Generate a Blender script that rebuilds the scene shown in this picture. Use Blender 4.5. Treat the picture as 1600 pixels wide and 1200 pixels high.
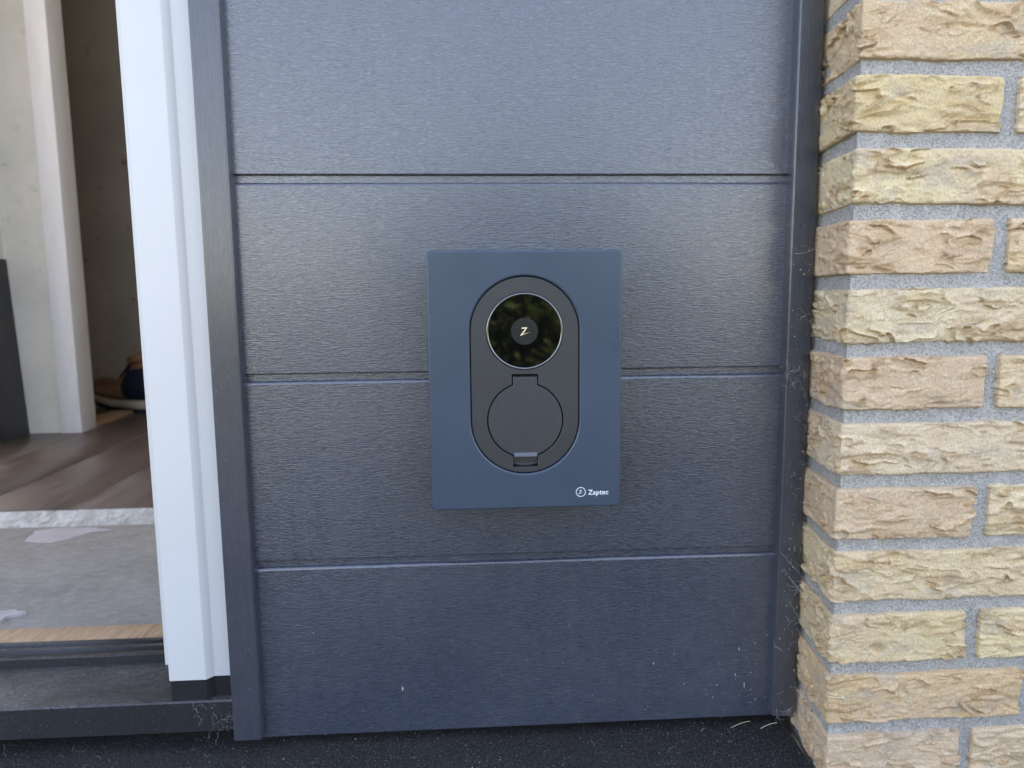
import bpy, bmesh, math, random
import numpy as np
from mathutils import Matrix, Vector

for o in list(bpy.data.objects):
    bpy.data.objects.remove(o)
S = bpy.context.scene
COL = S.collection
MM = 0.001                                  # everything below is measured in millimetres

# ------------------------------------------------------------------ camera
PITCH, YAW, ROLL = 0.1254, 0.0575, -0.0099
cam_d = bpy.data.cameras.new('camera')
cam = bpy.data.objects.new('camera', cam_d); COL.objects.link(cam)
fw = Vector((math.sin(YAW)*math.cos(PITCH), math.cos(YAW)*math.cos(PITCH), -math.sin(PITCH)))
rt = Vector((math.cos(YAW), -math.sin(YAW), 0)); up = rt.cross(fw)
rt2 = rt*math.cos(ROLL) + up*math.sin(ROLL); up2 = -rt*math.sin(ROLL) + up*math.cos(ROLL)
m = Matrix((rt2, up2, -fw)).transposed().to_4x4()
m.translation = Vector((231.5, -722.0, 506.8))*MM
cam.matrix_world = m
cam_d.sensor_width = 36.0
cam_d.lens = 1109.7*36/1600
cam_d.clip_start = 0.02; cam_d.clip_end = 500
cam_d.dof.use_dof = True; cam_d.dof.focus_distance = 0.69; cam_d.dof.aperture_fstop = 7.0
S.camera = cam

# ------------------------------------------------------------------ sky, sun, exposure
SUN_EL, SUN_AZ = math.radians(52), math.radians(25)   # azimuth clockwise from +Y: the sun stands behind the house
W = bpy.data.worlds.new('World'); S.world = W; W.use_nodes = True
nt = W.node_tree
sky = nt.nodes.new('ShaderNodeTexSky'); sky.sky_type = 'NISHITA'; sky.sun_disc = False
sky.sun_elevation = SUN_EL; sky.sun_rotation = SUN_AZ; sky.dust_density = 1.5; sky.ozone_density = 0.0
nt.links.new(sky.outputs[0], nt.nodes['Background'].inputs[0])
nt.nodes['Background'].inputs[1].default_value = 0.15
sd = bpy.data.lights.new('sun', 'SUN'); sd.energy = 4.0; sd.angle = math.radians(.5); sd.color = (1, .95, .88)
sun = bpy.data.objects.new('sun', sd); COL.objects.link(sun)
to_sun = Vector((math.sin(SUN_AZ)*math.cos(SUN_EL), math.cos(SUN_AZ)*math.cos(SUN_EL), math.sin(SUN_EL)))
sun.rotation_euler = (-to_sun).to_track_quat('-Z', 'Y').to_euler()
sun.location = (2, -3, 4)
S.view_settings.view_transform = 'Standard'; S.view_settings.look = 'None'
S.view_settings.exposure = 2.58; S.view_settings.gamma = 1.0
S.view_settings.use_curve_mapping = False
S.view_settings.use_white_balance = True               # the phone balanced for open shade
S.view_settings.white_balance_temperature = 8050; S.view_settings.white_balance_tint = 20

# ------------------------------------------------------------------ helpers
rng = np.random.default_rng(7)
random.seed(7)

def tag(o, label, cat, group=None, kind=None):
    if label: o['label'] = label
    if cat: o['category'] = cat
    if group: o['group'] = group
    if kind: o['kind'] = kind
    return o

def thing(name, label, cat, loc=(0, 0, 0), group=None):
    o = bpy.data.objects.new(name, None); COL.objects.link(o)
    o.location = Vector(loc)*MM; o.empty_display_size = .02
    return tag(o, label, cat, group)

def link(name, me, mat, parent=None):
    o = bpy.data.objects.new(name, me); COL.objects.link(o)
    if mat and not me.materials: me.materials.append(mat)
    if parent is not None:
        o.parent = parent
        # meshes are written in world millimetres: undo every ancestor's offset
        off = Vector((0, 0, 0)); p = parent
        while p is not None:
            off += p.location; p = p.parent
        o.location = -off
    return o

def mesh(name, verts, faces, mat, parent=None, smooth=False):
    me = bpy.data.meshes.new(name)
    me.from_pydata([tuple(c*MM for c in v) for v in verts], [], faces); me.update()
    if smooth: me.shade_smooth()
    return link(name, me, mat, parent)

def box(name, x0, x1, y0, y1, z0, z1, mat, parent=None, bev=0, seg=2):
    bm = bmesh.new()
    bmesh.ops.create_cube(bm, size=1)
    for v in bm.verts:
        v.co = Vector(((x0+x1)/2 + v.co.x*(x1-x0), (y0+y1)/2 + v.co.y*(y1-y0), (z0+z1)/2 + v.co.z*(z1-z0)))*MM
    if bev:
        bmesh.ops.bevel(bm, geom=bm.edges[:], offset=bev*MM, segments=seg, affect='EDGES', profile=.5)
    me = bpy.data.meshes.new(name); bm.to_mesh(me); bm.free()
    if bev: me.shade_smooth(); me.set_sharp_from_angle(angle=math.radians(50))
    return link(name, me, mat, parent)

def extrude_profile(name, pts, axis, a, b, mat, parent=None, smooth=None):
    """closed 2-D profile swept straight along an axis ('x': pts are (y,z); 'z': pts are (x,y))"""
    n = len(pts); V = []
    for t in (a, b):
        for p in pts:
            V.append((t, p[0], p[1]) if axis == 'x' else (p[0], p[1], t))
    F = [(i, (i+1) % n, n+(i+1) % n, n+i) for i in range(n)]
    F += [tuple(range(n))[::-1], tuple(range(n, 2*n))]
    o = mesh(name, V, F, mat, parent)
    bm = bmesh.new(); bm.from_mesh(o.data); bmesh.ops.recalc_face_normals(bm, faces=bm.faces); bm.to_mesh(o.data); bm.free()
    if smooth:
        o.data.shade_smooth(); o.data.set_sharp_from_angle(angle=math.radians(smooth))
        for f in o.data.polygons:                    # wide flat faces stay flat, only the narrow rounds are smoothed
            if max(abs(c) for c in f.normal) > .9995: f.use_smooth = False
    return o

def outline_solid(name, loops, y_front, depth, bev, mat, parent=None, bres=3):
    """flat outline (x,z) with holes, standing in the XZ plane, its front at y_front, bevelled front edge"""
    cu = bpy.data.curves.new(name, 'CURVE'); cu.dimensions = '2D'; cu.fill_mode = 'BOTH'
    for lp in loops:
        sp = cu.splines.new('POLY'); sp.points.add(len(lp)-1); sp.use_cyclic_u = True
        for p, q in zip(sp.points, lp): p.co = (q[0]*MM, q[1]*MM, 0, 1)
    cu.extrude = (depth/2-bev)*MM; cu.bevel_depth = bev*MM; cu.bevel_resolution = bres; cu.offset = -bev*MM
    ob = bpy.data.objects.new('tmp', cu); COL.objects.link(ob)
    dg = bpy.context.evaluated_depsgraph_get()
    me = bpy.data.meshes.new_from_object(ob.evaluated_get(dg))
    bpy.data.objects.remove(ob)
    me.materials.clear()
    me.transform(Matrix.Translation((0, (y_front+depth/2)*MM, 0)) @ Matrix.Rotation(math.pi/2, 4, 'X'))
    bm = bmesh.new(); bm.from_mesh(me); bmesh.ops.remove_doubles(bm, verts=bm.verts, dist=1e-6)
    bmesh.ops.recalc_face_normals(bm, faces=bm.faces); bm.to_mesh(me); bm.free()
    me.name = name; me.shade_smooth(); me.set_sharp_from_angle(angle=math.radians(40))
    for f in me.polygons:
        if abs(f.normal.y) > .999: f.use_smooth = False          # flat faces stay truly flat
    return link(name, me, mat, parent)

def arc(cx, cz, r, a0, a1, n):
    return [(cx + r*math.cos(math.radians(a0+(a1-a0)*i/n)), cz + r*math.sin(math.radians(a0+(a1-a0)*i/n))) for i in range(n+1)]
def circle(cx, cz, r, n=96): return arc(cx, cz, r, 0, 360*(n-1)/n, n-1)
def rrect(x0, x1, z0, z1, r, n=8):
    return arc(x1-r, z1-r, r, 0, 90, n) + arc(x0+r, z1-r, r, 90, 180, n) + arc(x0+r, z0+r, r, 180, 270, n) + arc(x1-r, z0+r, r, 270, 360, n)
def stadium(cx, za, zb, r, n=48): return arc(cx, za, r, 0, 180, n) + arc(cx, zb, r, 180, 360, n)

# numpy gradient noise, used to shape bricks and plaster
_perm = np.random.default_rng(3).permutation(512)
_grad = np.random.default_rng(4).normal(size=(512, 3)); _grad /= np.linalg.norm(_grad, axis=1)[:, None]
def pnoise(P):
    P = np.asarray(P, float); i = np.floor(P).astype(int); f = P - i
    u = f*f*f*(f*(f*6-15)+10); r = 0
    for dx in (0, 1):
        for dy in (0, 1):
            for dz in (0, 1):
                h = _perm[(_perm[(_perm[(i[:, 0]+dx) & 511] + i[:, 1]+dy) & 511] + i[:, 2]+dz) & 511]
                g = _grad[h]; d = f - (dx, dy, dz)
                w = (u[:, 0] if dx else 1-u[:, 0])*(u[:, 1] if dy else 1-u[:, 1])*(u[:, 2] if dz else 1-u[:, 2])
                r = r + w*(g*d).sum(1)
    return r*1.5
def fbm(P, o=3):
    r = 0; a = 1.0
    for k in range(o): r = r + a*pnoise(P*2**k + 17.3*k); a *= .5
    return r

# ------------------------------------------------------------------ materials
class Mat:
    def __init__(s, name, color=(.5, .5, .5), rough=.5, spec=.5, metal=0):
        s.m = bpy.data.materials.new(name); s.m.use_nodes = True; s.t = s.m.node_tree
        s.b = s.t.nodes['Principled BSDF']
        s.b.inputs['Base Color'].default_value = (*color, 1); s.b.inputs['Roughness'].default_value = rough
        s.b.inputs['Specular IOR Level'].default_value = spec; s.b.inputs['Metallic'].default_value = metal
    def n(s, t, **k):
        x = s.t.nodes.new(t)
        for a, v in k.items(): setattr(x, a, v)
        return x
    def l(s, a, b): s.t.links.new(a, b)
    def coords(s, scale=(1, 1, 1), rot=(0, 0, 0)):
        tc = s.n('ShaderNodeTexCoord'); mp = s.n('ShaderNodeMapping'); mp.inputs['Scale'].default_value = scale
        mp.inputs['Rotation'].default_value = rot
        s.l(tc.outputs['Object'], mp.inputs[0]); return mp.outputs[0]
    def noise(s, scale=5, detail=3, rough=.5, vec=None, dist=0):
        x = s.n('ShaderNodeTexNoise'); x.inputs['Scale'].default_value = scale; x.inputs['Detail'].default_value = detail
        x.inputs['Roughness'].default_value = rough; x.inputs['Distortion'].default_value = dist
        if vec is None: vec = s.coords()
        s.l(vec, x.inputs['Vector']); return x.outputs['Fac']
    def ramp(s, fac, stops):
        r = s.n('ShaderNodeValToRGB'); e = r.color_ramp.elements
        while len(e) < len(stops): e.new(.5)
        for q, (p, c) in zip(e, stops):
            q.position = p; q.color = (*c, 1) if isinstance(c, tuple) else (c, c, c, 1)
        s.l(fac, r.inputs[0]); return r.outputs[0]
    def mix(s, fac, a, b, mode='MIX'):
        x = s.n('ShaderNodeMix', data_type='RGBA', blend_type=mode)
        for i, v in ((0, fac), (6, a), (7, b)):
            if isinstance(v, (int, float)): x.inputs[i].default_value = v if i == 0 else (v, v, v, 1)
            elif isinstance(v, tuple): x.inputs[i].default_value = (*v, 1)
            else: s.l(v, x.inputs[i])
        return x.outputs[2]
    def math(s, op, a, b=None):
        x = s.n('ShaderNodeMath', operation=op)
        for i, v in enumerate((a, b)):
            if v is None: continue
            if isinstance(v, (int, float)): x.inputs[i].default_value = v
            else: s.l(v, x.inputs[i])
        return x.outputs[0]
    def color(s, c): s.l(c, s.b.inputs['Base Color']); return s
    def rough(s, c): s.l(c, s.b.inputs['Roughness']); return s
    def bump(s, h, strength=.3, dist=.001):
        x = s.n('ShaderNodeBump'); x.inputs['Strength'].default_value = strength; x.inputs['Distance'].default_value = dist
        s.l(h, x.inputs['Height'])
        prev = s.b.inputs['Normal'].links
        if prev: s.l(prev[0].from_socket, x.inputs['Normal'])
        s.l(x.outputs[0], s.b.inputs['Normal']); return s

def grain_material(name, base, along, rough0, seed, coarse=1.0, spec=.8, dust=True):
    """embossed foil: short streaks running along one axis"""
    M = Mat(name, base, rough0, spec); M.b.inputs['IOR'].default_value = 1.7
    M.b.inputs['Coat Weight'].default_value = .42; M.b.inputs['Coat Roughness'].default_value = .16
    v = M.coords((75, 300, 640) if along == 'x' else (640, 300, 60))
    a = M.noise(1.0, 3, .65, v, .35)
    fleck = M.ramp(M.noise(1.0, 2, .6, M.coords((120, 300, 760) if along == 'x' else (760, 300, 90)), .5), [(.44, 0.), (.58, 1.)])
    h = M.math('ADD', a, M.math('MULTIPLY', fleck, .35))
    M.bump(h, .8*coarse, .0006)
    big = M.noise(3.2, 4, .6)
    fine = M.noise(60, 4, .7)
    c = M.mix(M.math('MULTIPLY', M.math('ADD', M.ramp(a, [(.35, 0.), (.68, 1.)]), fleck), .5), tuple(k*(1-.6*coarse) for k in base), tuple(k*(1+.8*coarse) for k in base))
    if dust:                               # pale dusty film in cloudy patches and specks
        f = M.math('MULTIPLY', M.ramp(big, [(.42, 0.), (.75, 1.)]), M.ramp(fine, [(.3, .2), (.7, 1.)]))
        c = M.mix(M.math('MULTIPLY', f, .13), c, (.30, .31, .33))
        runs = M.noise(1, 4, .6, M.coords((55, 55, 2.2) if along == 'x' else (90, 90, 3)))
        c = M.mix(M.math('MULTIPLY', M.ramp(runs, [(.55, 0.), (.75, 1.)]), M.ramp(fine, [(.35, .01), (.7, .05)])), c, (.34, .34, .34))
        sp = M.noise(420, 1, .5)
        c = M.mix(M.math('MULTIPLY', M.ramp(sp, [(.78, 0.), (.82, 1.)]), M.ramp(M.noise(9, 3), [(.5, 0.), (.7, .5)])), c, (.5, .5, .5))
    M.color(c)
    M.rough(M.math('ADD', M.ramp(M.math('ADD', M.math('MULTIPLY', big, .7), M.math('MULTIPLY', fine, .3)), [(.3, rough0-.05), (.7, rough0+.09)]), M.math('MULTIPLY', fleck, -.05)))
    return M.m

m_panel = grain_material('anthracite_foil', (.038, .049, .074), 'x', .27, 0, .5, .70)
m_trim = grain_material('anthracite_trim', (.044, .050, .066), 'z', .34, 1, .28, .42)

def plain(name, color, rough, spec=.5, metal=0, nscale=900, bstr=.08, bd=.0003, var=.06):
    M = Mat(name, color, rough, spec, metal)
    f = M.noise(nscale, 2, .5); M.bump(f, bstr, bd)
    g = M.noise(14, 4, .6)
    M.color(M.mix(M.ramp(g, [(.3, 0.), (.7, 1.)]), tuple(k*(1-var) for k in color), tuple(k*(1+var) for k in color)))
    M.rough(M.ramp(g, [(.3, max(.02, rough-.04)), (.7, rough+.05)]))
    return M.m

m_cover = plain('charger_cover_blue', (.047, .073, .108), .30, .5, 0, 1400, .10, .0002, .03)
m_insert = plain('charger_insert_black', (.040, .041, .044), .42, .5, 0, 1800, .28, .0003, .03)
m_flap = plain('charger_flap_black', (.040, .042, .045), .50, .5, 0, 1100, .55, .0004, .03)
m_body = plain('charger_body_black', (.012, .013, .016), .5)
m_gap = plain('black_gap', (.006, .006, .007), .7)
m_rim = Mat('rim_metal', (.22, .23, .23), .22, .5, .9).m
m_glass = Mat('display_glass', (.003, .003, .003), .03, .5).m
m_button = Mat('display_button', (.030, .028, .030), .12, .5).m
M = Mat('display_emblem', (.6, .56, .38), .4)
M.b.inputs['Emission Color'].default_value = (1, .92, .62, 1); M.b.inputs['Emission Strength'].default_value = .05
m_emblem = M.m
m_print = Mat('white_print', (.85, .87, .9), .5).m

M = Mat('white_frame_pvc', (.80, .81, .82), .34)
f = M.noise(8, 4, .6); d = M.noise(260, 2, .5); k = M.noise(12, 3)
c = M.mix(M.math('MULTIPLY', M.ramp(f, [(.4, 0.), (.75, 1.)]), .25), (.64, .645, .645), (.59, .59, .57))
M.color(M.mix(M.math('MULTIPLY', M.ramp(d, [(.76, 0.), (.79, 1.)]), M.ramp(k, [(.5, 0.), (.65, .6)])), c, (.30, .28, .25)))
M.bump(M.noise(300, 2), .04, .0003)
m_white = M.m

M = Mat('dusty_black_plastic', (.018, .019, .022), .38)
f = M.noise(10, 5, .65); d = M.noise(330, 3, .6); e = M.noise(900, 1)
geo = M.n('ShaderNodeNewGeometry'); sx = M.n('ShaderNodeSeparateXYZ'); M.l(geo.outputs['True Normal'], sx.inputs[0])
lie = M.ramp(sx.outputs['Z'], [(.3, .10), (.9, 1.)])           # dust settles on what faces up
du = M.math('MULTIPLY', M.math('MULTIPLY', M.ramp(f, [(.35, .15), (.7, 1.)]), M.ramp(d, [(.35, .1), (.65, 1.)])), lie)
c = M.mix(M.math('MULTIPLY', du, .5), (.022, .023, .026), (.30, .295, .285))
c = M.mix(M.math('MULTIPLY', M.ramp(e, [(.73, 0.), (.77, 1.)]), .7), c, (.42, .41, .39))
M.color(c); M.rough(M.mix(du, .34, .85)); M.bump(d, .25, .0006)
m_sill = M.m

M = Mat('black_membrane', (.012, .012, .013), .75, .3)
f = M.noise(7, 5, .7); d = M.noise(700, 2, .6); e = M.noise(380, 2, .6)
c = M.mix(M.ramp(d, [(.45, 0.), (.75, 1.)]), (.012, .012, .013), (.075, .074, .075))
c = M.mix(M.math('MULTIPLY', M.ramp(e, [(.66, 0.), (.72, 1.)]), M.ramp(f, [(.4, .1), (.7, .8)])), c, (.36, .35, .32))
M.color(c); M.bump(d, .8, .0015); M.bump(f, .5, .006)
m_membrane = M.m

M = Mat('mortar_grey', (.40, .41, .43), .92, .2)
f = M.noise(480, 3, .8); g = M.noise(22, 4, .6)
c = M.mix(M.ramp(f, [(.36, 0.), (.64, 1.)]), (.33, .322, .305), (.69, .67, .635))
c = M.mix(M.math('MULTIPLY', M.ramp(g, [(.4, 0.), (.7, 1.)]), .5), c, (.44, .435, .42))
g3 = M.noise(120, 4, .75)
c = M.mix(M.ramp(g3, [(.36, .5), (.44, 0.)]), c, (.28, .27, .255))
c = M.mix(M.ramp(M.noise(48, 4, .7), [(.56, 0.), (.68, .55)]), c, (.70, .69, .67))
M.color(c); M.bump(f, 1.0, .0016); M.bump(g3, .8, .003)
m_mortar = M.m

M = Mat('sanded_brick', (.5, .4, .25), .93, .15)
oi = M.n('ShaderNodeObjectInfo'); at = M.n('ShaderNodeAttribute', attribute_name='fold')
v = M.coords(); 
big = M.noise(16, 4, .6, None, .6); mid = M.noise(45, 4, .65); grit = M.noise(520, 3, .85); grit2 = M.noise(340, 4, .8)
c0 = oi.outputs['Color']
c = M.mix(M.math('MULTIPLY', M.ramp(big, [(.47, 0.), (.62, 1.)]), .6), c0, (.70, .50, .34))
c = M.mix(M.math('MULTIPLY', M.ramp(mid, [(.52, 0.), (.72, 1.)]), .5), c, (.78, .65, .43))
c = M.mix(M.math('MULTIPLY', M.ramp(M.noise(28, 3, .5, M.coords((1, 1, 2.2))), [(.56, 0.), (.68, 1.)]), .6), c, (.50, .42, .34))
c = M.mix(M.math('MULTIPLY', at.outputs['Fac'], .75), c, (.50, .30, .14))     # raw clay shows in the folds
c = M.mix(M.ramp(grit, [(.36, .75), (.50, 0.)]), c, (.46, .36, .25))
c = M.mix(M.ramp(grit2, [(.52, 0.), (.66, .6)]), c, (.88, .78, .58))
M.color(c); M.bump(grit, .9, .0014); M.bump(grit2, .5, .0012)
m_brick = M.m

M = Mat('rough_plaster', (.62, .60, .55), .85, .2)
f = M.noise(5, 5, .6); g = M.noise(30, 5, .7); h = M.noise(60, 3)
c = M.mix(M.ramp(f, [(.35, 0.), (.7, 1.)]), (.80, .765, .69), (.68, .655, .60))
c = M.mix(M.math('MULTIPLY', M.ramp(g, [(.60, 0.), (.72, 1.)]), .5), c, (.40, .37, .30))
M.color(c); M.bump(g, .4, .004)
m_plaster = M.m

M = Mat('bare_concrete_wall', (.11, .098, .085), .9, .2)
f = M.noise(4, 5, .65); g = M.noise(18, 5, .7)
c = M.mix(M.ramp(f, [(.3, 0.), (.7, 1.)]), (.37, .32, .27), (.28, .245, .21))
M.color(M.mix(M.math('MULTIPLY', M.ramp(g, [(.62, 0.), (.7, 1.)]), .6), c, (.06, .052, .045))); M.bump(g, .3, .004)
m_backwall = M.m

M = Mat('concrete_screed', (.27, .28, .28), .8, .3)
f = M.noise(9, 5, .65); g = M.noise(55, 5, .75, M.coords((1, 1.6, 1))); h = M.noise(700, 2)
c = M.mix(M.ramp(f, [(.3, 0.), (.7, 1.)]), (.215, .208, .19), (.31, .30, .275))
c = M.mix(M.math('MULTIPLY', M.ramp(g, [(.45, 0.), (.75, 1.)]), .6), c, (.43, .415, .385))
c = M.mix(M.ramp(M.noise(20, 4, .6), [(.66, 0.), (.74, .6)]), c, (.20, .17, .13))
M.color(c); M.bump(g, .35, .003); M.bump(h, .3, .001)
m_screed = M.m
m_chip = plain('pale_plaster_flake', (.44, .425, .43), .9, .2, 0, 250, .5, .001, .12)

M = Mat('crumbling_white_plaster', (.62, .62, .60), .9, .2)
f = M.noise(26, 5, .7); g = M.noise(90, 4, .7)
c = M.mix(M.ramp(f, [(.40, 0.), (.62, 1.)]), (.40, .39, .36), (.60, .595, .58))
M.color(M.mix(M.ramp(g, [(.62, 0.), (.72, .7)]), c, (.30, .28, .24))); M.bump(f, .8, .006); M.bump(g, .5, .002)
m_edge = M.m

M = Mat('white_lining_paint', (.66, .68, .70), .5)
g = M.noise(7, 4, .6, M.coords((6, 6, 1)))
M.color(M.mix(M.ramp(g, [(.4, 0.), (.7, 1.)]), (.82, .83, .85), (.76, .77, .78))); M.bump(g, .1, .002)
m_lining = M.m

def wood(name, a, b, scale, rough, rot=(0, 0, 0)):
    M = Mat(name, a, rough)
    oi = M.n('ShaderNodeObjectInfo')
    tc = M.n('ShaderNodeTexCoord'); ad = M.n('ShaderNodeVectorMath', operation='ADD')
    sc = M.n('ShaderNodeVectorMath', operation='SCALE'); cb = M.n('ShaderNodeCombineXYZ')
    for i in range(3): M.l(oi.outputs['Random'], cb.inputs[i])
    M.l(cb.outputs[0], sc.inputs[0]); sc.inputs['Scale'].default_value = 9.0
    M.l(tc.outputs['Object'], ad.inputs[0]); M.l(sc.outputs[0], ad.inputs[1])
    mp = M.n('ShaderNodeMapping'); mp.inputs['Scale'].default_value = scale; mp.inputs['Rotation'].default_value = rot
    M.l(ad.outputs[0], mp.inputs[0])
    g = M.noise(1, 5, .65, mp.outputs[0], .8)
    c = M.mix(M.ramp(g, [(.3, 0.), (.7, 1.)]), a, b)
    c = M.mix(M.math('MULTIPLY', oi.outputs['Random'], .22), c, tuple(k*.7 for k in a))
    M.color(c); M.bump(g, .15, .001)
    M.rough(M.ramp(g, [(.3, rough-.05), (.7, rough+.1)]))
    return M.m
m_floor = wood('brown_laminate', (.085, .060, .050), (.155, .122, .103), (38, 3.2, 38), .32)
m_strip = wood('oak_strip', (.36, .225, .13), (.60, .43, .28), (190, 22, 60), .5, (0, 0, math.radians(-34)))
m_lath = wood('pale_lath', (.30, .17, .09), (.42, .27, .16), (40, 4, 40), .6)
m_board = wood('dark_slate_laminate', (.020, .021, .026), (.055, .057, .066), (25, 25, 5), .45)

m_leather = plain('brown_leather', (.23, .110, .058), .5, .5, 0, 300, .2, .0008, .25)
m_navy = plain('navy_fabric', (.010, .013, .028), .8, .3, 0, 700, .4, .0006, .15)
m_sole = plain('pale_midsole', (.42, .34, .26), .6, .4, 0, 200, .1, .0005, .1)
m_outsole = plain('black_outsole', (.015, .015, .016), .7)
m_silk = plain('cobweb_silk', (.55, .55, .56), .9, .2)
m_speck = plain('pale_dust_speck', (.50, .49, .46), .9, .2)
m_litter = plain('grey_litter', (.30, .29, .27), .9, .2)
m_straw = plain('dry_straw', (.50, .43, .30), .8, .3, 0, 200, .2, .0005, .2)

# ------------------------------------------------------------------ ground outside
M = Mat('garden_soil_paving', (.16, .15, .14), .9, .2)
f = M.noise(3, 5, .65); g = M.noise(60, 4, .7)
M.color(M.mix(M.ramp(f, [(.3, 0.), (.7, 1.)]), (.07, .068, .055), (.105, .10, .082))); M.bump(g, .5, .01)
g_m = M.m
o = mesh('ground', [(-150000, -150000, -40), (150000, -150000, -40), (150000, 150000, -40), (-150000, 150000, -40)], [(0, 1, 2, 3)], g_m)
tag(o, None, None, kind='structure')

# black membrane ledge under the cladding and threshold: gently sloping, slightly wavy sheet
nx, ny = 130, 40
V = []; P = []
for j in range(ny+1):
    for i in range(nx+1):
        x = -1300 + (576+1300)*i/nx; y = 60 - 330*j/ny
        P.append((x/90, y/60, 0))
        V.append([x, y, 32 - (60-y)*.12 - max(0, -y-150)*.35])
nz = fbm(np.array(P), 3)
V = [(x, y, z + n*2.2) for (x, y, z), n in zip(V, nz)]
F = [(j*(nx+1)+i, (j+1)*(nx+1)+i, (j+1)*(nx+1)+i+1, j*(nx+1)+i+1) for j in range(ny) for i in range(nx)]
o = mesh('membrane_strip', V, F, m_membrane, smooth=True)
tag(o, 'black grit covered membrane strip along the foot of the wall', 'membrane', kind=None)

# ------------------------------------------------------------------ brick wall on the right
BX, BY = 574.5, -89.5            # corner arris
ZJ, PITCHZ, JT = 702.46, 62.5, 12.6
wall = thing('brick_wall', 'yellow hand moulded brick wall with grey mortar joints beside the grey cladding', 'wall', (BX, BY, -60))

def rounded_brick(x0, x1, y0, y1, z0, z1, seed, step, corner):
    """rough clay block: front face, ends and beds; folds pressed into the sanded faces"""
    r = 3.2
    lo = np.array((x0, y0, z0)); hi = np.array((x1, y1, z1))
    pts = []; faces = []; base = 0
    def face(o, u, v, nu, nv):
        nonlocal base
        U, Vv = np.meshgrid(np.linspace(0, 1, nu+1), np.linspace(0, 1, nv+1))
        p = np.array(o)[None, :] + U.ravel()[:, None]*np.array(u)[None, :] + Vv.ravel()[:, None]*np.array(v)[None, :]
        pts.append(p)
        for j in range(nv):
            for i in range(nu):
                a = base + j*(nu+1)+i; faces.append((a, a+1, a+nu+2, a+nu+1))
        base += len(p)
    L, D, H = x1-x0, y1-y0, z1-z0
    nL, nD, nH = max(3, int(L/step)), max(3, int(D/step)), max(3, int(H/step))
    nDs = nD if corner else max(3, int(D/12))
    nDt = max(3, int(D/4))
    face((x0, y0, z0), (L, 0, 0), (0, 0, H), nL, nH)                 # front
    face((x0, y1, z0), (0, -D, 0), (0, 0, H), nDs, nH)               # left end
    face((x1, y0, z0), (0, D, 0), (0, 0, H), max(3, nDs//3), nH)     # right end
    face((x0, y0, z1), (L, 0, 0), (0, D, 0), nL, nDt)                # top bed
    face((x0, y1, z0), (L, 0, 0), (0, -D, 0), nL, nDt)               # bottom bed
    p = np.concatenate(pts)
    inner = np.clip(p, lo + r, hi - r)
    inner[:, 1] = np.clip(p[:, 1], lo[1]+r, hi[1])
    d = p - inner; ln = np.linalg.norm(d, axis=1); ln[ln < 1e-9] = 1; d /= ln[:, None]
    s = seed*13.7
    q = p/np.array((1., 1., 1.)) + s*7
    # warped field whose steps become clay folds: slow rise, sharp drop
    qe = q*np.array((1/54, 1/40, 1/20))
    wv = np.stack([fbm(qe*1.3+5, 2), fbm(qe*1.3+31, 2), fbm(qe*1.3+57, 2)], 1)
    fld = fbm(qe + wv*.35 + s, 2) * 1.35 + fbm(q/8, 3)*.10 + (q[:, 2]*.026 + q[:, 0]*.006*(1 if seed % 2 else -1))
    fr = fld - np.floor(fld)
    saw = np.where(fr < .95, (fr/.95)**1.5, (1-fr)/.05)
    amp = np.clip(fbm(qe*.9 + 91 + s, 2)*2.2 + .45, 0, 1)
    h = (saw - .42)*amp*5.4
    fld2 = fbm(qe*1.7 + wv*.6 + 140 + s, 2)*1.5 + q[:, 2]*.02
    fr2 = fld2 - np.floor(fld2)
    amp2 = np.clip(fbm(qe*1.3 + 211 + s, 2)*1.6, 0, 1)
    h += (np.where(fr2 < .92, (fr2/.92)**1.4, (1-fr2)/.08) - .4)*amp2*2.2
    h += fbm(q/38, 2)*.9 + fbm(q/9, 3)*.5 + fbm(q/3.0, 2)*.26
    # a few deep pits
    pit = np.clip(fbm(qe*1.9 + 333 + s, 1) - .52, 0, 1); h -= pit*7
    edge = fbm(q/24 + 400, 3)*1.3
    h = np.clip(h + edge*.5, -3.2 + .4*fbm(q/9, 2), 3.2)
    out = inner + d*(r + h[:, None]*np.array((1, 1, .3)))
    # beds wander a little so that the joints are not ruled lines
    zf = (p[:, 2]-z0)/(z1-z0)
    out[:, 2] += (fbm(np.stack([p[:, 0]/55, p[:, 1]/55, np.round(zf)*9+s], 1), 3)*1.4)*np.abs(zf*2-1)
    if corner: out[:, 0] += 9.5*np.clip((p[:, 1]-y0)/78, 0, 1.3)*np.clip(1-(p[:, 0]-x0)/60, 0, 1)
    fold = np.clip((fr > .86)*amp*1.0 + pit*3 + (fr2 > .85)*amp2*.5, 0, 1)*(np.abs(d[:, 1]) + np.abs(d[:, 0]) > .7)
    return out, faces, fold

PAL = {'y': (.82, .63, .38), 'c': (.84, .68, .45), 'p': (.76, .55, .36), 'o': (.80, .55, .31), 'g': (.72, .58, .38), 'l': (.86, .69, .45)}
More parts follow.
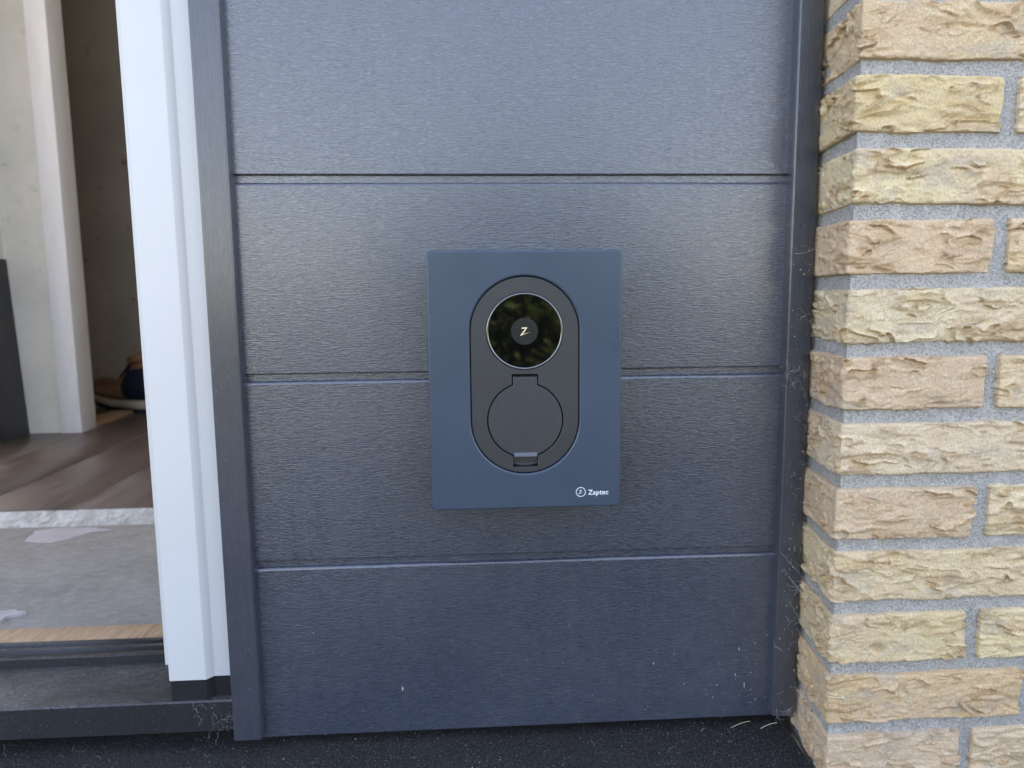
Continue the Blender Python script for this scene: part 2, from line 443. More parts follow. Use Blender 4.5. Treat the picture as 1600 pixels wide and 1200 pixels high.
# colours of the corner bricks from the top of the picture downwards (first one is the course cut by the top edge)
SEQ = ['p', 'y', 'l', 'p', 'c', 'p', 'c', 'p', 'y', 'y', 'o', 'p']
SEQ2 = ['y', 'c', 'c', 'y', 'c', 'y', 'c', 'c', 'y', 'y', 'p', 'p']
def add_brick(x0, x1, row, seed, col, corner, near):
    z1 = ZJ + PITCHZ - PITCHZ*row - JT/2; z0 = z1 - (PITCHZ-JT)
    jig = random.uniform(-.7, .7)
    out, faces, fold = rounded_brick(x0, x1, BY + jig, BY + 100, z0, z1, seed, .85 if near else 4.0, corner)
    me = bpy.data.meshes.new('brick'); me.from_pydata((out*MM).tolist(), [], faces); me.update()
    me.shade_smooth()
    a = me.attributes.new('fold', 'FLOAT', 'POINT'); a.data.foreach_set('value', fold.astype(np.float32))
    b = link('brick', me, m_brick, wall)
    k = PAL[col]; v = random.uniform(.93, 1.06)
    b.color = (k[0]*v, k[1]*v*random.uniform(.97, 1.03), k[2]*v*random.uniform(.94, 1.06), 1)
seed = 1
for row in range(-9, 15):
    even = row % 2 == 1           # rows 1,3,5.. carry the short brick at the corner
    near = 0 <= row <= 11
    x = BX + random.uniform(-2, 2); k = 0
    L = 137.5 if even else 199
    while x < 1250:
        seed += 1
        c = SEQ[row] if (near and k == 0) else SEQ2[row] if (near and k == 1) else random.choice('yyclpog')
        add_brick(x, x+L, row, seed, c, k == 0, near and x < 800)
        x = (BX if k == 0 else x) + L + 12.8 + random.uniform(-1, 1) if k == 0 else x + L + 12.8 + random.uniform(-1, 1)
        L = 199; k += 1
# mortar: one sheet for front and return, a little behind the brick faces, softly uneven
def mortar_sheet(name, o, u, v, nu, nv, nrm):
    U, Vv = np.meshgrid(np.linspace(0, 1, nu+1), np.linspace(0, 1, nv+1))
    p = np.array(o, float)[None, :] + U.ravel()[:, None]*np.array(u, float) + Vv.ravel()[:, None]*np.array(v, float)
    h = fbm(p/30, 3)*.7 + fbm(p/6, 2)*.3
    # fade to zero along the shared arris so the two sheets meet
    p2 = p + np.array(nrm)[None, :]*h[:, None]*np.clip(U.ravel()*30, 0, 1)[:, None]
    F = [(j*(nu+1)+i, j*(nu+1)+i+1, (j+1)*(nu+1)+i+1, (j+1)*(nu+1)+i) for j in range(nv) for i in range(nu)]
    return p2, F
ZB, ZT = -120, 1330
pa, fa = mortar_sheet('m', (BX+4.6, BY+4.6, ZB), (680, 0, 0), (0, 0, ZT-ZB), 260, 540, (0, -1, 0))
pb, fb = mortar_sheet('m', (BX+4.6, BY+4.6, ZB), (16, 140, 0), (0, 0, ZT-ZB), 50, 540, (-1, 0, 0))
n = len(pa)
me = bpy.data.meshes.new('mortar'); me.from_pydata((np.concatenate([pa, pb])*MM).tolist(), [], fa + [tuple(i+n for i in f[::-1]) for f in fb]); me.update(); me.shade_smooth()
bm = bmesh.new(); bm.from_mesh(me); bmesh.ops.remove_doubles(bm, verts=bm.verts, dist=1e-6); bm.to_mesh(me); bm.free()
me.set_sharp_from_angle(angle=math.radians(50))
link('mortar', me, m_mortar, wall)

# ------------------------------------------------------------------ grey cladding
clad = thing('cladding_wall', 'anthracite woodgrain plank cladding between the white door frame and brick wall', 'cladding', (280, 0, 38))
GR = [38.4 + 195*k for k in range(7)]
XL, XR = 1.5, 561.0
for k in range(6):
    z0 = GR[k] + (0 if k == 0 else 1.0); z1 = GR[k+1] + .2
    # profile (y, z): face at y=0, rounded lower edge, shouldered upper edge with a set-back tongue
    pr = [(14, z0), (1.2, z0), (.35, z0+.35), (0, z0+1.2), (0, z1-9.6), (.25, z1-8.4), (.9, z1-7.4), (2.1, z1-6.7), (3.4, z1-6.4), (4.2, z1-6.2), (4.2, z1+6), (14, z1+6)]
    if k: pr[0] = (5.6, z0); pr = [(14, z0+9), (5.6, z0+9)] + pr[0:]
    b = extrude_profile('plank', pr, 'x', XL, XR, m_panel, clad, 35)
def trim_profile(xa, xb, yf):
    return [(xa, 16), (xa, yf+2.2), (xa+.7, yf+.6), (xa+2.2, yf), (xb-2.6, yf), (xb-.9, yf+.8), (xb, yf+2.8), (xb, 16)]
extrude_profile('edge_trim', trim_profile(-24.5, 5.0, -12), 'z', 44.2, 1250, m_trim, clad, 35)
extrude_profile('edge_trim', [(555, 16), (555, -9.8), (555.7, -11.4), (557.2, -12), (566, -12)] + [(566+18*math.sin(math.radians(a)), -12+9*(1-math.cos(math.radians(a)))) for a in range(10, 91, 8)] + [(584, 16)], 'z', 45.0, 1250, m_trim, clad, 35)
box('backing_board', -20, 575, 17, 40, 60, 1250, m_body, clad)

# ------------------------------------------------------------------ wall charger
CX, ZS, ZF, YF = 282.05, 472.4, 388.0, -59.9
Z0, Z1, HW = 302.6, 547.2, 89.55
ch = thing('wall_charger', 'dark blue wall mounted electric car charger with round display and socket flap', 'charger', (CX, 0, Z0))
cover = outline_solid('cover', [rrect(CX-HW-.9, CX+HW+2.0, Z0-.4, Z1+.2, 5.0), stadium(CX, ZS, ZF, 51.6)], YF, 24, 1.8, m_cover, ch, 5)
outline_solid('back_body', [rrect(CX-HW+4, CX+HW-3, Z0+4, Z1-4, 8)], YF+22.5, 58, 2, m_body, ch)
hole = arc(CX, ZF, 36.3, 90-19.9, -(90-18.9), 60)       # opening for the flap, with hinge and latch notches
right = [(CX+12.3, ZF+44.0)] + arc(CX, ZF, 36.3, 70.2, -71.0, 60) + [(CX+11.8, ZF-45.3)]
left = [(CX-11.8, ZF-45.3)] + arc(CX, ZF, 36.3, 251.0, 109.8, 60) + [(CX-12.3, ZF+44.0)]
ins = outline_solid('insert', [stadium(CX, ZS, ZF, 50.7), circle(CX, ZS, 36.3), right + left], YF+1.5, 14, .5, m_insert, ch)
outline_solid('gap_floor', [stadium(CX, ZS, ZF, 51.5)], YF+16.2, 3, .2, m_gap, ch)
# socket flap
fl = [(CX+11.4, ZF+40.6)] + arc(CX, ZF, 35.2, 71.0, -70.0, 60) + arc(CX, ZF, 35.2, 250.0, 109.0, 60) + [(CX-11.4, ZF+40.6)]
flap = outline_solid('socket_flap', [fl], YF+1.3, 9, .7, m_flap, ch)
# hinge barrel lies across the head of the flap, finger lip across its foot
extrude_profile('hinge_edge', [(YF+1.6, ZF+40.2), (YF+2.6, ZF+41.5), (YF+6, ZF+42.3), (YF+9, ZF+42.3), (YF+9, ZF+39.8), (YF+1.7, ZF+39.8)], 'x', CX-11.4, CX+11.4, m_flap, flap)
m_lip = plain('flap_lip_grey', (.10, .11, .13), .35)
extrude_profile('finger_lip', [(YF+1.25, ZF-31.2), (YF-.6, ZF-34.2), (YF-.6, ZF-34.9), (YF+4, ZF-34.9), (YF+4, ZF-31.2)], 'x', CX-11.0, CX+11.0, m_lip, flap)
# curved step inside the latch notch
outline_solid('latch_step', [arc(CX, ZF, 41.6, -106.4, -73.6, 14) + arc(CX, ZF, 36.0, -71.5, -108.5, 14)], YF+4.5, 6, .4, m_insert, ch)
outline_solid('latch_step', [arc(CX, ZF, 45.2, -105.0, -75.0, 14) + arc(CX, ZF, 42.2, -74, -106, 14)], YF+9, 5, .3, m_lip, ch)
# display
disp = outline_solid('display', [circle(CX, ZS, 34.4)], YF+2.3, 6, .3, m_glass, ch)
outline_solid('rim', [circle(CX, ZS, 36.1), circle(CX, ZS, 34.0)], YF+.7, 6, .9, m_rim, disp)
outline_solid('button', [circle(CX, ZS, 12.6)], YF+2.15, 1, .1, m_button, disp)
def zmark(cx, cz, s):      # slanted letter with a long swept foot
    q = [(-.58, .80), (.60, .84), (-.40, -.58), (1.18, -.14), (-1.0, -.94), (.20, .58), (-.64, .56)]
    return [(cx+a*s, cz+b*s) for a, b in q]
outline_solid('emblem', [zmark(CX, ZS, 4.5)], YF+2.02, .3, .02, m_emblem, disp)
# printed maker's mark
outline_solid('logo_ring', [circle(335.1, 317.0, 4.75, 48), circle(335.1, 317.0, 4.15, 48)], YF-.10, .3, .02, m_print, ch)
outline_solid('logo_mark', [zmark(335.0, 317.0, 2.3)], YF-.10, .3, .02, m_print, ch)
cu = bpy.data.curves.new('t', 'FONT'); cu.body = 'Zaptec'; cu.size = .0078; cu.extrude = .0001; cu.offset = .00006; cu.space_character = 1.02
ob = bpy.data.objects.new('t', cu); COL.objects.link(ob)
me = bpy.data.meshes.new_from_object(ob.evaluated_get(bpy.context.evaluated_depsgraph_get())); bpy.data.objects.remove(ob)
xs = [v.co.x for v in me.vertices]; wd = max(xs)-min(xs); sc = 19.6*MM/wd
me.materials.clear()
me.transform(Matrix.Translation((342.3*MM, (YF-.05)*MM, 314.2*MM)) @ Matrix.Rotation(math.pi/2, 4, 'X') @ Matrix.Scale(sc, 4) @ Matrix.Translation((-min(xs), 0, 0)))
me.name = 'logo_text'; link('logo_text', me, m_print, ch)

# ------------------------------------------------------------------ white door frame and dark threshold
fr = thing('door_frame', 'white plastic door jamb with stepped profile left of the cladding', 'door frame', (-60, 30, 84))
jamb = [(-91.5, 70), (-91.5, 1.6), (-91.0, .5), (-89.8, 0), (-53.6, 0), (-52.4, .5), (-47.6, 6.4), (-46.6, 7.0), (-24.6, 7.0), (-24.6, 70)]
extrude_profile('jamb', jamb, 'z', 107, 2392, m_white, fr, 30)
extrude_profile('rebate_lip', [(-95.3, 60), (-95.3, 3.2), (-94.6, 2.4), (-91.6, 2.4), (-91.6, 60)], 'z', 124, 2392, m_white, fr, 30)
extrude_profile('foot_block', [(a*1.0+(.8 if a < -60 else 0), b+.8) for a, b in jamb], 'z', 84.2, 106.6, m_body, fr, 30)

th = thing('door_threshold', 'dusty black plastic door threshold with raised ridges at the doorway', 'threshold', (-500, 0, 50))
XA, XB = -1020, -24.8
extrude_profile('sill', [(-2, 50), (-2, 82.4), (-.6, 84), (50, 83.6), (84, 83.6), (84, 60), (84, 50)], 'x', XA, XB, m_sill, th, 30)
extrude_profile('ridge', [(84.2, 60), (84.2, 93.5), (85.6, 95), (94, 94.6), (95, 60)], 'x', XA, -92, m_sill, th, 30)
extrude_profile('ridge', [(95.2, 60), (95.2, 88), (107, 88), (107.6, 92.6), (108.4, 93.4), (113.2, 93.4), (114, 92.6), (114, 60)], 'x', XA, -92, m_sill, th, 30)
extrude_profile('ridge', [(114.2, 60), (114.2, 86), (125, 86), (125.6, 91.2), (126.4, 92), (131, 92), (132, 91), (132, 60)], 'x', XA, -92, m_sill, th, 30)

# ------------------------------------------------------------------ inside the doorway
o = box('concrete_floor', -1400, 1000, 133, 660, 20, 80, m_screed); tag(o, None, None, kind='structure')
strip = box('wood_strip', -1010, -96, 141, 178, 80.3, 88, m_strip, None, .4)
tag(strip, 'narrow oak strip lying on the concrete behind the black threshold', 'wood strip')
# crumbling plaster edge of the step up to the wooden floor
nx, nz_ = 336, 14
V = []; P = []
for j in range(nz_+1):
    for i in range(nx+1):
        t = j/nz_; x = -1110 + 1308*i/nx
        V.append([x, 624 + 10*t, 79 + 30*t]); P.append((x/28, t*1.2, 3))
nz = fbm(np.array(P), 4); n2 = fbm(np.array(P)*4+9, 2)
V = [(x, y - 3.5*abs(a) - 1.2*b - 4*(1-(z-79)/30)*max(0, a), z) for (x, y, z), a, b in zip(V, nz, n2)]
F = [(j*(nx+1)+i, j*(nx+1)+i+1, (j+1)*(nx+1)+i+1, (j+1)*(nx+1)+i) for j in range(nz_) for i in range(nx)]
k0 = len(V); V += [(-1110, 670, 109), (198, 670, 109)]
F += [(nz_*(nx+1)+i, nz_*(nx+1)+i+1, k0+1) for i in range(nx)] + [(nz_*(nx+1), k0+1, k0)]
o = mesh('plaster_step', V, F, m_edge, smooth=False); tag(o, None, None, kind='structure')

# laminate boards running away from the door
wf = bpy.data.objects.new('wood_floor', None); COL.objects.link(wf); wf.location = (-.6, .64, .1); wf['kind'] = 'structure'
x = -1112
while x < 980:
    y = 634 - random.uniform(0, 900)
    while y < 2060:
        ya, yb2 = max(y, 634), min(y+1200, 2062)
        if yb2 - ya > 5: box('floor_board', x+.3, x+190.2, ya+.3, yb2, 102, 110, m_floor, wf, .25, 1)
        y += 1200.4
    x += 190.8
o = box('subfloor', -1400, 1000, 672, 2300, 20, 101, m_screed); tag(o, None, None, kind='structure')

# plaster patch left on the concrete, and a loose flake
def flat_patch(name, pts, z, h, mat, label, cat, sub=10):
    ring = []
    n = len(pts)
    for i in range(n):
        a = np.array(pts[i]); b = np.array(pts[(i+1) % n])
        for k in range(sub):
            ring.append(a + (b-a)*k/sub)
    ring = np.array(ring); jit = fbm(np.concatenate([ring/18, np.full((len(ring), 1), 2.)], 1), 3)
    c = ring.mean(0); dirs = ring-c; dirs /= np.linalg.norm(dirs, axis=1)[:, None]
    ring = ring + dirs*jit[:, None]*5
    n = len(ring)
    V = [(p[0], p[1], z) for p in ring] + [(c[0]+(p[0]-c[0])*.96, c[1]+(p[1]-c[1])*.96, z+h) for p in ring] + [(c[0], c[1], z+h*1.2)]
    F = [(i, (i+1) % n, n+(i+1) % n, n+i) for i in range(n)] + [(n+i, n+(i+1) % n, 2*n) for i in range(n)]
    return tag(mesh(name, V, F, mat), label, cat)
flat_patch('plaster_patch', [(-566, 542), (-512, 530), (-492, 556), (-472, 582), (-438, 594), (-478, 610), (-545, 618), (-580, 600)], 80.2, .9, m_chip,
           'thin pale plaster patch stuck on the grey concrete near the step', 'plaster patch')
flat_patch('plaster_flake', [(-425, 205), (-398, 213), (-392, 226), (-381, 238), (-402, 247), (-428, 238)], 80.2, 4.5, m_chip,
           'small pale broken plaster flake on the concrete by the oak strip', 'plaster flake', 5)

# rooms: shell keeps daylight out except through the door opening and the added side window
iw = thing('partition_wall', 'stained cream plaster partition wall facing the doorway', 'wall', (-1050, 1442, 110))
def plaster_slab(name, x0, x1, y, z0, z1, thick, mat, parent):
    nx, nz_ = 60, 120; V = []; P = []
    for j in range(nz_+1):
        for i in range(nx+1):
            V.append((x0+(x1-x0)*i/nx, y, z0+(z1-z0)*j/nz_)); P.append((V[-1][0]/120, 0, V[-1][2]/120))
    nn = fbm(np.array(P), 4)
    V = [(a, b + k*3.0, c) for (a, b, c), k in zip(V, nn)]
    F = [(j*(nx+1)+i, j*(nx+1)+i+1, (j+1)*(nx+1)+i+1, (j+1)*(nx+1)+i) for j in range(nz_) for i in range(nx)]
    return mesh(name, V, F, mat, parent, smooth=True)
plaster_slab('plaster_face', -1125, -984, 1442, 108, 2400, 0, m_plaster, iw)
box('wall_core', -2000, -986, 1447, 1508, 100, 2400, m_plaster, iw)
sw = thing('side_wall', 'cream plaster side wall behind the leaning dark board', 'wall', (-1180, 1300, 60))
box('wall_panel', -1240, -1112, 1150, 1446, 60, 2399, m_plaster, sw)
box('wall_panel', -1240, -1112, 72, 150, 60, 2399, m_plaster, sw)
box('wall_panel', -1240, -1112, 150, 1150, 2300, 2399, m_plaster, sw)     # head of an added, unseen window that brightens the room
box('wall_panel', -1240, -1112, 150, 1150, 60, 112, m_plaster, sw)
for y0 in (151, 620, 1089): box('added_window_frame', -1200, -1150, y0, y0+60, 112.2, 2299.8, m_white, sw, 1.5)  # uprights of the added window, put in to let daylight inside
for z0 in (112.4, 2239): box('added_window_frame', -1198, -1152, 152, 1148, z0, z0+60, m_white, sw, 1.5)
dl = thing('door_lining', 'white painted door lining on the end of the partition wall', 'door lining', (-955, 1430, 110))
box('lining_board', -985.5, -927, 1427, 1512, 110.2, 2300, m_lining, dl, 1.5)
bw = box('back_wall', -2000, 1000, 2062, 2150, 60, 2400, m_backwall)
tag(bw, 'bare dark concrete wall of the unlit room behind the door lining', 'wall')
tag(box('room_ceiling', -1240, 1000, 72, 1446, 2400, 2480, m_lining), None, None, kind='structure')
tag(box('back_room_ceiling', -2000, 1000, 1446, 2150, 2400, 2480, m_plaster), None, None, kind='structure')
tag(box('room_wall_left', -2080, -2000, 1446, 2150, 60, 2480, m_backwall), None, None, kind='structure')
tag(box('room_wall_right', 200, 280, 72, 2150, 60, 2480, m_plaster), None, None, kind='structure')
tag(box('partition_wall_right', -120, 200, 1446, 1508, 100, 2400, m_plaster), None, None, kind='structure')
tag(box('partition_wall_top', -986, -120, 1446, 1508, 2310, 2400, m_plaster), None, None, kind='structure')
# outer wall round the opening (not in the picture, keeps the house closed)
ow = thing('house_wall', 'plain outer wall of the house above the door and cladding', 'wall', (0, 60, 2250))
box('wall_panel', -24, 576, 45, 72, -20, 2480, m_plaster, ow)
box('wall_panel', -5000, 5000, 12, 71, 2395, 3000, m_plaster, ow)
box('wall_panel', -5000, -1022, 12, 71, -20, 2394, m_plaster, ow)
box('wall_panel', 580, 5000, 53, 71, -20, 2394, m_plaster, ow)
box('wall_panel', 1262, 5000, -80, 52, -20, 2394, m_plaster, ow)

# dark board leaning against the side wall
V = []
xa, za, xb, zb = -1084, 110, -1103, 622
th_ = 9
for y in (1308, 1440):
    for (x, z) in ((xa, za), (xb, zb), (xb-th_, zb), (xa-th_, za)):
        V.append((x, y, z))
lb = mesh('leaning_board', V, [(0, 1, 2, 3), (4, 7, 6, 5), (0, 4, 5, 1), (1, 5, 6, 2), (2, 6, 7, 3), (3, 7, 4, 0)], m_board)
bm = bmesh.new(); bm.from_mesh(lb.data); bmesh.ops.recalc_face_normals(bm, faces=bm.faces); bmesh.ops.bevel(bm, geom=bm.edges[:], offset=.0012, segments=2, affect='EDGES'); bm.to_mesh(lb.data); bm.free()
tag(lb, 'dark slate coloured board leaning against the plaster wall', 'board')
lath = box('wooden_lath', -1010, -938, 1516, 1775, 110.3, 124, m_lath, None, 1)
tag(lath, 'short brown wooden lath lying on the floor in front of the shoe', 'lath')

# ------------------------------------------------------------------ shoe: toe to the left, heel half hidden by the jamb
shoe = thing('shoe', 'brown leather and navy ankle shoe with pale sole on the dark room floor', 'shoe', (-1030, 1890, 110))
ax = Vector((230, -150, 0)).normalized(); T0 = Vector((-916, 1822, 110)) - ax*262; K = 1.12; sd_ = Vector((ax.y, -ax.x, 0))
def loft(name, secs, mat, parent, n=28):
    """secs: (s along, half width, z bottom, z top, squareness)"""
    V = []; F = []
    for (s, w, zb, zt, e) in secs:
        for i in range(n):
            a = 2*math.pi*i/n; c, sn = math.cos(a), math.sin(a)
            px = w*abs(c)**e*math.copysign(1, c); pz = (zb+zt)/2 + (zt-zb)/2*abs(sn)**e*math.copysign(1, sn)
            q = T0 + ax*s*K + sd_*px*K; V.append((q.x, q.y, 110+pz*1.06 + 26*max(0, 1-s/150)**1.6))
    m_ = len(secs)
    for k in range(m_-1):
        for i in range(n): F.append((k*n+i, k*n+(i+1) % n, (k+1)*n+(i+1) % n, (k+1)*n+i))
    F += [tuple(range(n))[::-1], tuple(range((m_-1)*n, m_*n))]
    o = mesh(name, V, F, mat, parent, smooth=True)
    bm = bmesh.new(); bm.from_mesh(o.data); bmesh.ops.recalc_face_normals(bm, faces=bm.faces); bm.to_mesh(o.data); bm.free()
    return o
loft('outsole', [(4, 22, 9, 14, .5), (14, 36, 5, 15, .45), (60, 49, 1, 13, .4), (120, 46, 0, 12, .4), (180, 38, 0, 12, .4), (240, 39, 0, 12, .4), (278, 30, 0, 13, .5), (288, 14, 2, 14, .5)], m_outsole, shoe)
loft('midsole', [(0, 18, 14, 30, .5), (10, 36, 13, 33, .45), (60, 50, 12, 33, .4), (120, 47, 11, 34, .4), (180, 39, 11, 38, .4), (240, 41, 11, 42, .4), (282, 32, 12, 44, .5), (293, 14, 14, 42, .5)], m_sole, shoe)
loft('upper', [(4, 16, 24, 58, .7), (12, 32, 24, 78, .75), (35, 43, 28, 90, .8), (70, 46, 30, 94, .85), (110, 43, 30, 100, .9), (150, 38, 32, 118, .95), (190, 36, 34, 150, .95), (225, 37, 36, 172, .9), (262, 35, 38, 178, .9), (284, 26, 40, 172, .8), (290, 12, 44, 150, .8)], m_leather, shoe)
loft('heel_panel', [(158, 20, 34, 90, .9), (172, 37.5, 34, 128, .95), (200, 38.5, 34, 158, .95), (230, 39.5, 36, 166, .9), (262, 37.5, 38, 170, .9), (286, 28, 40, 168, .8), (294, 12, 46, 140, .8)], m_navy, shoe)
loft('collar', [(196, 18, 150, 176, .9), (206, 33, 150, 190, .9), (240, 36, 160, 199, .9), (272, 30, 160, 200, .9), (288, 14, 164, 192, .9)], m_leather, shoe)
loft('tongue', [(118, 12, 92, 108, .9), (140, 20, 100, 124, .9), (170, 22, 118, 146, .9), (192, 20, 134, 172, .9), (202, 10, 150, 178, .9)], m_navy, shoe)

def lace(s, z, w):
    V = []; F = []
    pts = []
    for t in np.linspace(-1, 1, 9):
        q = T0 + ax*s*K + sd_*w*t*K; pts.append((q.x, q.y, 110 + (z - 9*abs(t)**2)*1.06 + 26*max(0, 1-s/150)**1.6))
    tube(V, F, pts, 2.4); return mesh('lace', V, F, m_sole, shoe, smooth=True)

# ------------------------------------------------------------------ cobwebs, dust and dry bits
def tube(V, F, pts, r):
    b = len(V); n = 3
    for k, p in enumerate(pts):
        p = np.array(p, float)
        t = np.array(pts[min(k+1, len(pts)-1)], float) - np.array(pts[max(k-1, 0)], float); t /= (np.linalg.norm(t)+1e-9)
        a = np.cross(t, (0.3, 1, .2)); a /= (np.linalg.norm(a)+1e-9); c = np.cross(t, a)
        for i in range(n):
            w = 2*math.pi*i/n; V.append(tuple(p + r*(a*math.cos(w) + c*math.sin(w))))
    for k in range(len(pts)-1):
        for i in range(n): F.append((b+k*n+i, b+k*n+(i+1) % n, b+(k+1)*n+(i+1) % n, b+(k+1)*n+i))
def squiggle(p, L, curl, n=9):
    d = rng.normal(size=3); d[1] *= .35; d /= np.linalg.norm(d); out = [np.array(p, float)]
    for _ in range(n):
        d = d + rng.normal(size=3)*curl*np.array((1, .4, 1)); d /= np.linalg.norm(d); out.append(out[-1] + d*L/n)
    return out
WV = []; WF = []
def web(spots, lo=4, hi=16, r=.07):
    V = WV; F = WF
    for (x, y, z, cnt, spread) in spots:
        for _ in range(cnt):
            p = np.array((x, y, z)) + rng.normal(size=3)*np.array((spread, 1.2, spread*1.2))
            p[1] = min(p[1], y+.6)
            tube(V, F, squiggle(p, rng.uniform(lo, hi), .45), r*rng.uniform(.7, 1.6))
web([(560, -13, 428, 16, 5), (572, -13.5, 424, 8, 6), (566, -13.5, 410, 6, 7)])
web([(570, -13.5, 540, 12, 12), (574, -13.5, 490, 6, 8), (577, -14, 470, 8, 6), (572, -13.5, 380, 8, 12), (574, -13.5, 330, 7, 12), (579, -16, 400, 10, 5), (573, -13.5, 280, 6, 12), (575, -14, 235, 8, 8)], 2, 10)
web([(578, -14, 190, 9, 5), (581, -18, 160, 10, 6), (579, -15, 130, 8, 6), (576, -14, 90, 6, 7), (570, -13.5, 150, 6, 10), (560, -13.5, 52, 8, 5)], 4, 22)
web([(-40, -3.5, 62, 22, 9), (-32, -4, 58, 12, 7), (-52, -3.5, 74, 8, 8)], 4, 18, .045)
# two strands stretched between trim and bricks
V = WV; F = WF
for a, b in (((560, -13, 215), (592, -70, 165)), ((566, -13, 205), (590, -60, 178)), ((558, -12.6, 545), (581, -20, 553)), ((566, -13, 180), (588, -50, 140)), ((557, -13, 232), (590, -55, 196))):
    a = np.array(a, float); b = np.array(b, float)
    tube(V, F, [a+(b-a)*t + np.array((0, 0, -3*math.sin(math.pi*t))) for t in np.linspace(0, 1, 8)], .08)
tag(mesh('cobwebs', V, F, m_silk), 'wispy cobweb threads caught along the trims beside the bricks and threshold', 'cobweb', kind='stuff')
for s_, z_ in ((118, 111), (136, 122), (154, 136), (172, 151)): lace(s_, z_, 20)
# pale specks on planks and trims
V = []; F = []
def speck(x, y, z, s, e=1.0):
    b = len(V); n = 6; a0 = rng.uniform(0, 6.28)
    for k in range(n):
        a = a0 + 2*math.pi*k/n; rr = s*rng.uniform(.6, 1.2)
        V.append((x+rr*math.cos(a), y, z+rr*math.sin(a)*e))
    V.append((x, y-s*.5, z))
    for k in range(n): F.append((b+k, b+(k+1) % n, b+n))
for _ in range(120): speck(rng.uniform(10, 552), -.05, 38 + abs(rng.normal())*120, rng.uniform(.2, .5))
for _ in range(38): speck(500+rng.normal()*34, -.05, 95+rng.normal()*28, rng.uniform(.25, .7), rng.choice((1, 1, 2.5)))
for _ in range(60): speck(rng.uniform(8, 550), -.05, rng.uniform(40, 640), rng.uniform(.2, .45))
for _ in range(60): speck(rng.uniform(558, 580), -12.1, rng.uniform(50, 560), rng.uniform(.2, .6), rng.choice((1, 2)))
for _ in range(22): speck(rng.uniform(-22, 3), -12.1, rng.uniform(50, 560), rng.uniform(.2, .5))
for _ in range(14): speck(rng.uniform(CX-80, CX+80), YF-.05, rng.uniform(Z0+5, Z0+32), rng.uniform(.15, .3))
speck(152, -.05, 88, .9, 3.0); speck(425, -.05, 105, .5, 3.5); speck(520, -.05, 118, .5, 6.0); speck(527, -.05, 75, .5, 8.0)
tag(mesh('dust_specks', V, F, m_speck), 'tiny pale specks of dirt scattered over the grey planks', 'dirt', kind='stuff')
# grit and plant litter lying on the membrane strip
V = []; F = []
def zmem(y): return 32 - (60-y)*.12 - max(0, -y-150)*.35
for _ in range(1700):
    x = rng.uniform(-420, 572) if rng.random() < .5 else rng.choice((-380, 60, 470)) + rng.normal()*70; x = min(x, 572); y = rng.uniform(-75, 20); z = zmem(y)+1.6; s = rng.uniform(.15, .5)*(2.2 if rng.random() < .05 else 1)
    b = len(V)
    for k in range(4):
        a = k*math.pi/2 + rng.uniform(-.5, .5); V.append((x+s*math.cos(a), y+s*math.sin(a), z))
    V.append((x, y, z+s*.9)); F.extend([(b+k, b+(k+1) % 4, b+4) for k in range(4)])
for _ in range(34):
    x = rng.uniform(-300, 570); y = rng.uniform(-55, 15)
    tube(V, F, squiggle((x, y, zmem(y)+2.2), rng.uniform(3, 9), .3, 5), rng.uniform(.10, .2))
tag(mesh('litter', V, F, m_litter), 'pale grit and plant litter strewn over the black membrane strip', 'litter', kind='stuff')
for (a, b, r, lab) in (((545, -6, 27), (562, -8, 34), .45, 'dry straw stalk poking out under the right end of the lowest plank'),
                       ((512, -4, 28), (534, -3, 34), .35, 'thin dry straw under the cladding left of the thicker stalk')):
    V = []; F = []; a = np.array(a, float); b = np.array(b, float)
    tube(V, F, [a+(b-a)*t + np.array((0, 0, 1.5*math.sin(3*t))) for t in np.linspace(0, 1, 7)], r)
    tag(mesh('straw', V, F, m_straw), lab, 'straw')

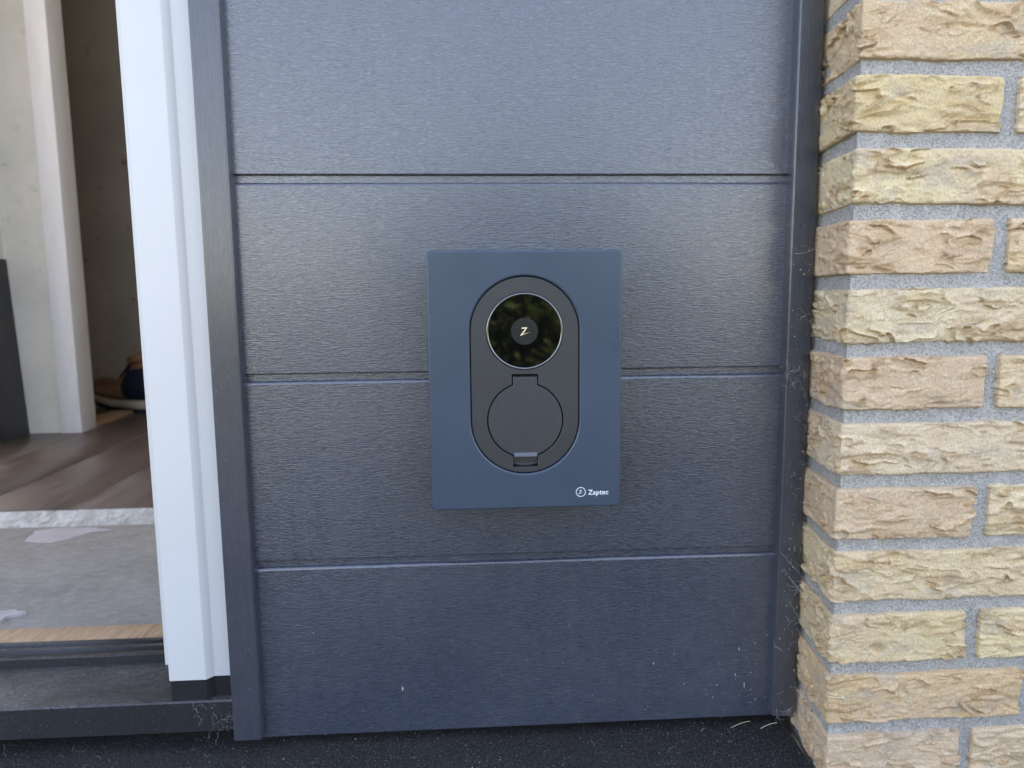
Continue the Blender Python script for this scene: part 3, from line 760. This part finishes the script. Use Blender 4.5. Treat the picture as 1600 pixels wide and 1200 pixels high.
# ------------------------------------------------------------------ unseen bushes added across the garden to be mirrored in planks and display
M = Mat('hedge_leaf', (.05, .09, .025), .5)
oi = M.noise(3, 3); M.color(M.mix(M.ramp(oi, [(.35, 0.), (.65, 1.)]), (.022, .046, .011), (.095, .150, .034)))
m_leaf = M.m
m_twig = plain('hedge_wood', (.06, .045, .03), .9)
def foliage(name, cx, cy, rx, ry, z0, z1, count, leaf, label, cat, seed, group=None):
    r_ = np.random.default_rng(seed)
    root = thing(name, label, cat, (cx, cy, -40), group)
    p = r_.uniform(-1, 1, size=(count*2, 3))
    rad = np.sqrt(p[:, 0]**2 + p[:, 1]**2 + np.clip(p[:, 2], 0, 1)**4)
    lim = .85 + .3*fbm(p*2.5 + seed, 3)
    p = p[(rad < lim)][:count]
    c = np.stack([cx + p[:, 0]*rx, cy + p[:, 1]*ry, (z0+z1)/2 + p[:, 2]*(z1-z0)/2], 1)
    n = len(c); a = r_.normal(size=(n, 3)); a /= np.linalg.norm(a, axis=1)[:, None]
    b = np.cross(a, r_.normal(size=(n, 3))); b /= np.linalg.norm(b, axis=1)[:, None]
    s = leaf*r_.uniform(.6, 1.3, size=(n, 1))
    Vv = np.stack([c-a*s, c+b*s*.5, c+a*s, c-b*s*.5], 1).reshape(-1, 3)*MM
    me = bpy.data.meshes.new('crown'); me.from_pydata(Vv.tolist(), [], [(4*i, 4*i+1, 4*i+2, 4*i+3) for i in range(n)]); me.update()
    link('crown', me, m_leaf, root)
    V = []; F = []
    for k in range(5):
        a = r_.uniform(0, 6.28); tx = cx + math.cos(a)*rx*.5; ty = cy + math.sin(a)*ry*.4
        tube(V, F, [(cx+(tx-cx)*t, cy+(ty-cy)*t, -40 + (z1*.8+40)*t) for t in np.linspace(0, 1, 6)], 28)
    mesh('trunk', V, F, m_twig, root)
    return root
hd = [(-4300, -3500, 1250, 420), (-2700, -3300, 1000, 380), (-1250, -3400, 800, 430), (480, -3300, 900, 1180), (1900, -3350, 700, 480), (3100, -3300, 900, 400), (4500, -3400, 1100, 500)]  # unseen row; tall middle one stands in for the viewer's dark reflection
hl = ['added broad low bush at the far left of the garden', 'added small bush second from the left across the garden', 'added rounded bush left of the tall one across the garden',
      'tall bush added straight across from the charger for its dark reflection', 'added rounded bush right of the tall one across the garden', 'added low bush second from the right across the garden', 'added big bush at the far right of the garden']
for i, (x, y, rx, zt) in enumerate(hd):
    foliage('added_bush', x, y, rx, 700, -40, zt, 14000, 30, hl[i], 'bush', 20+i, 'unseen bushes added across the garden')
foliage('added_bush', 1190, -3000, 190, 190, -40, 830, 420, 62, 'added slender large leaved shrub beside the tall bush across the garden', 'bush', 41, 'unseen bushes added across the garden')
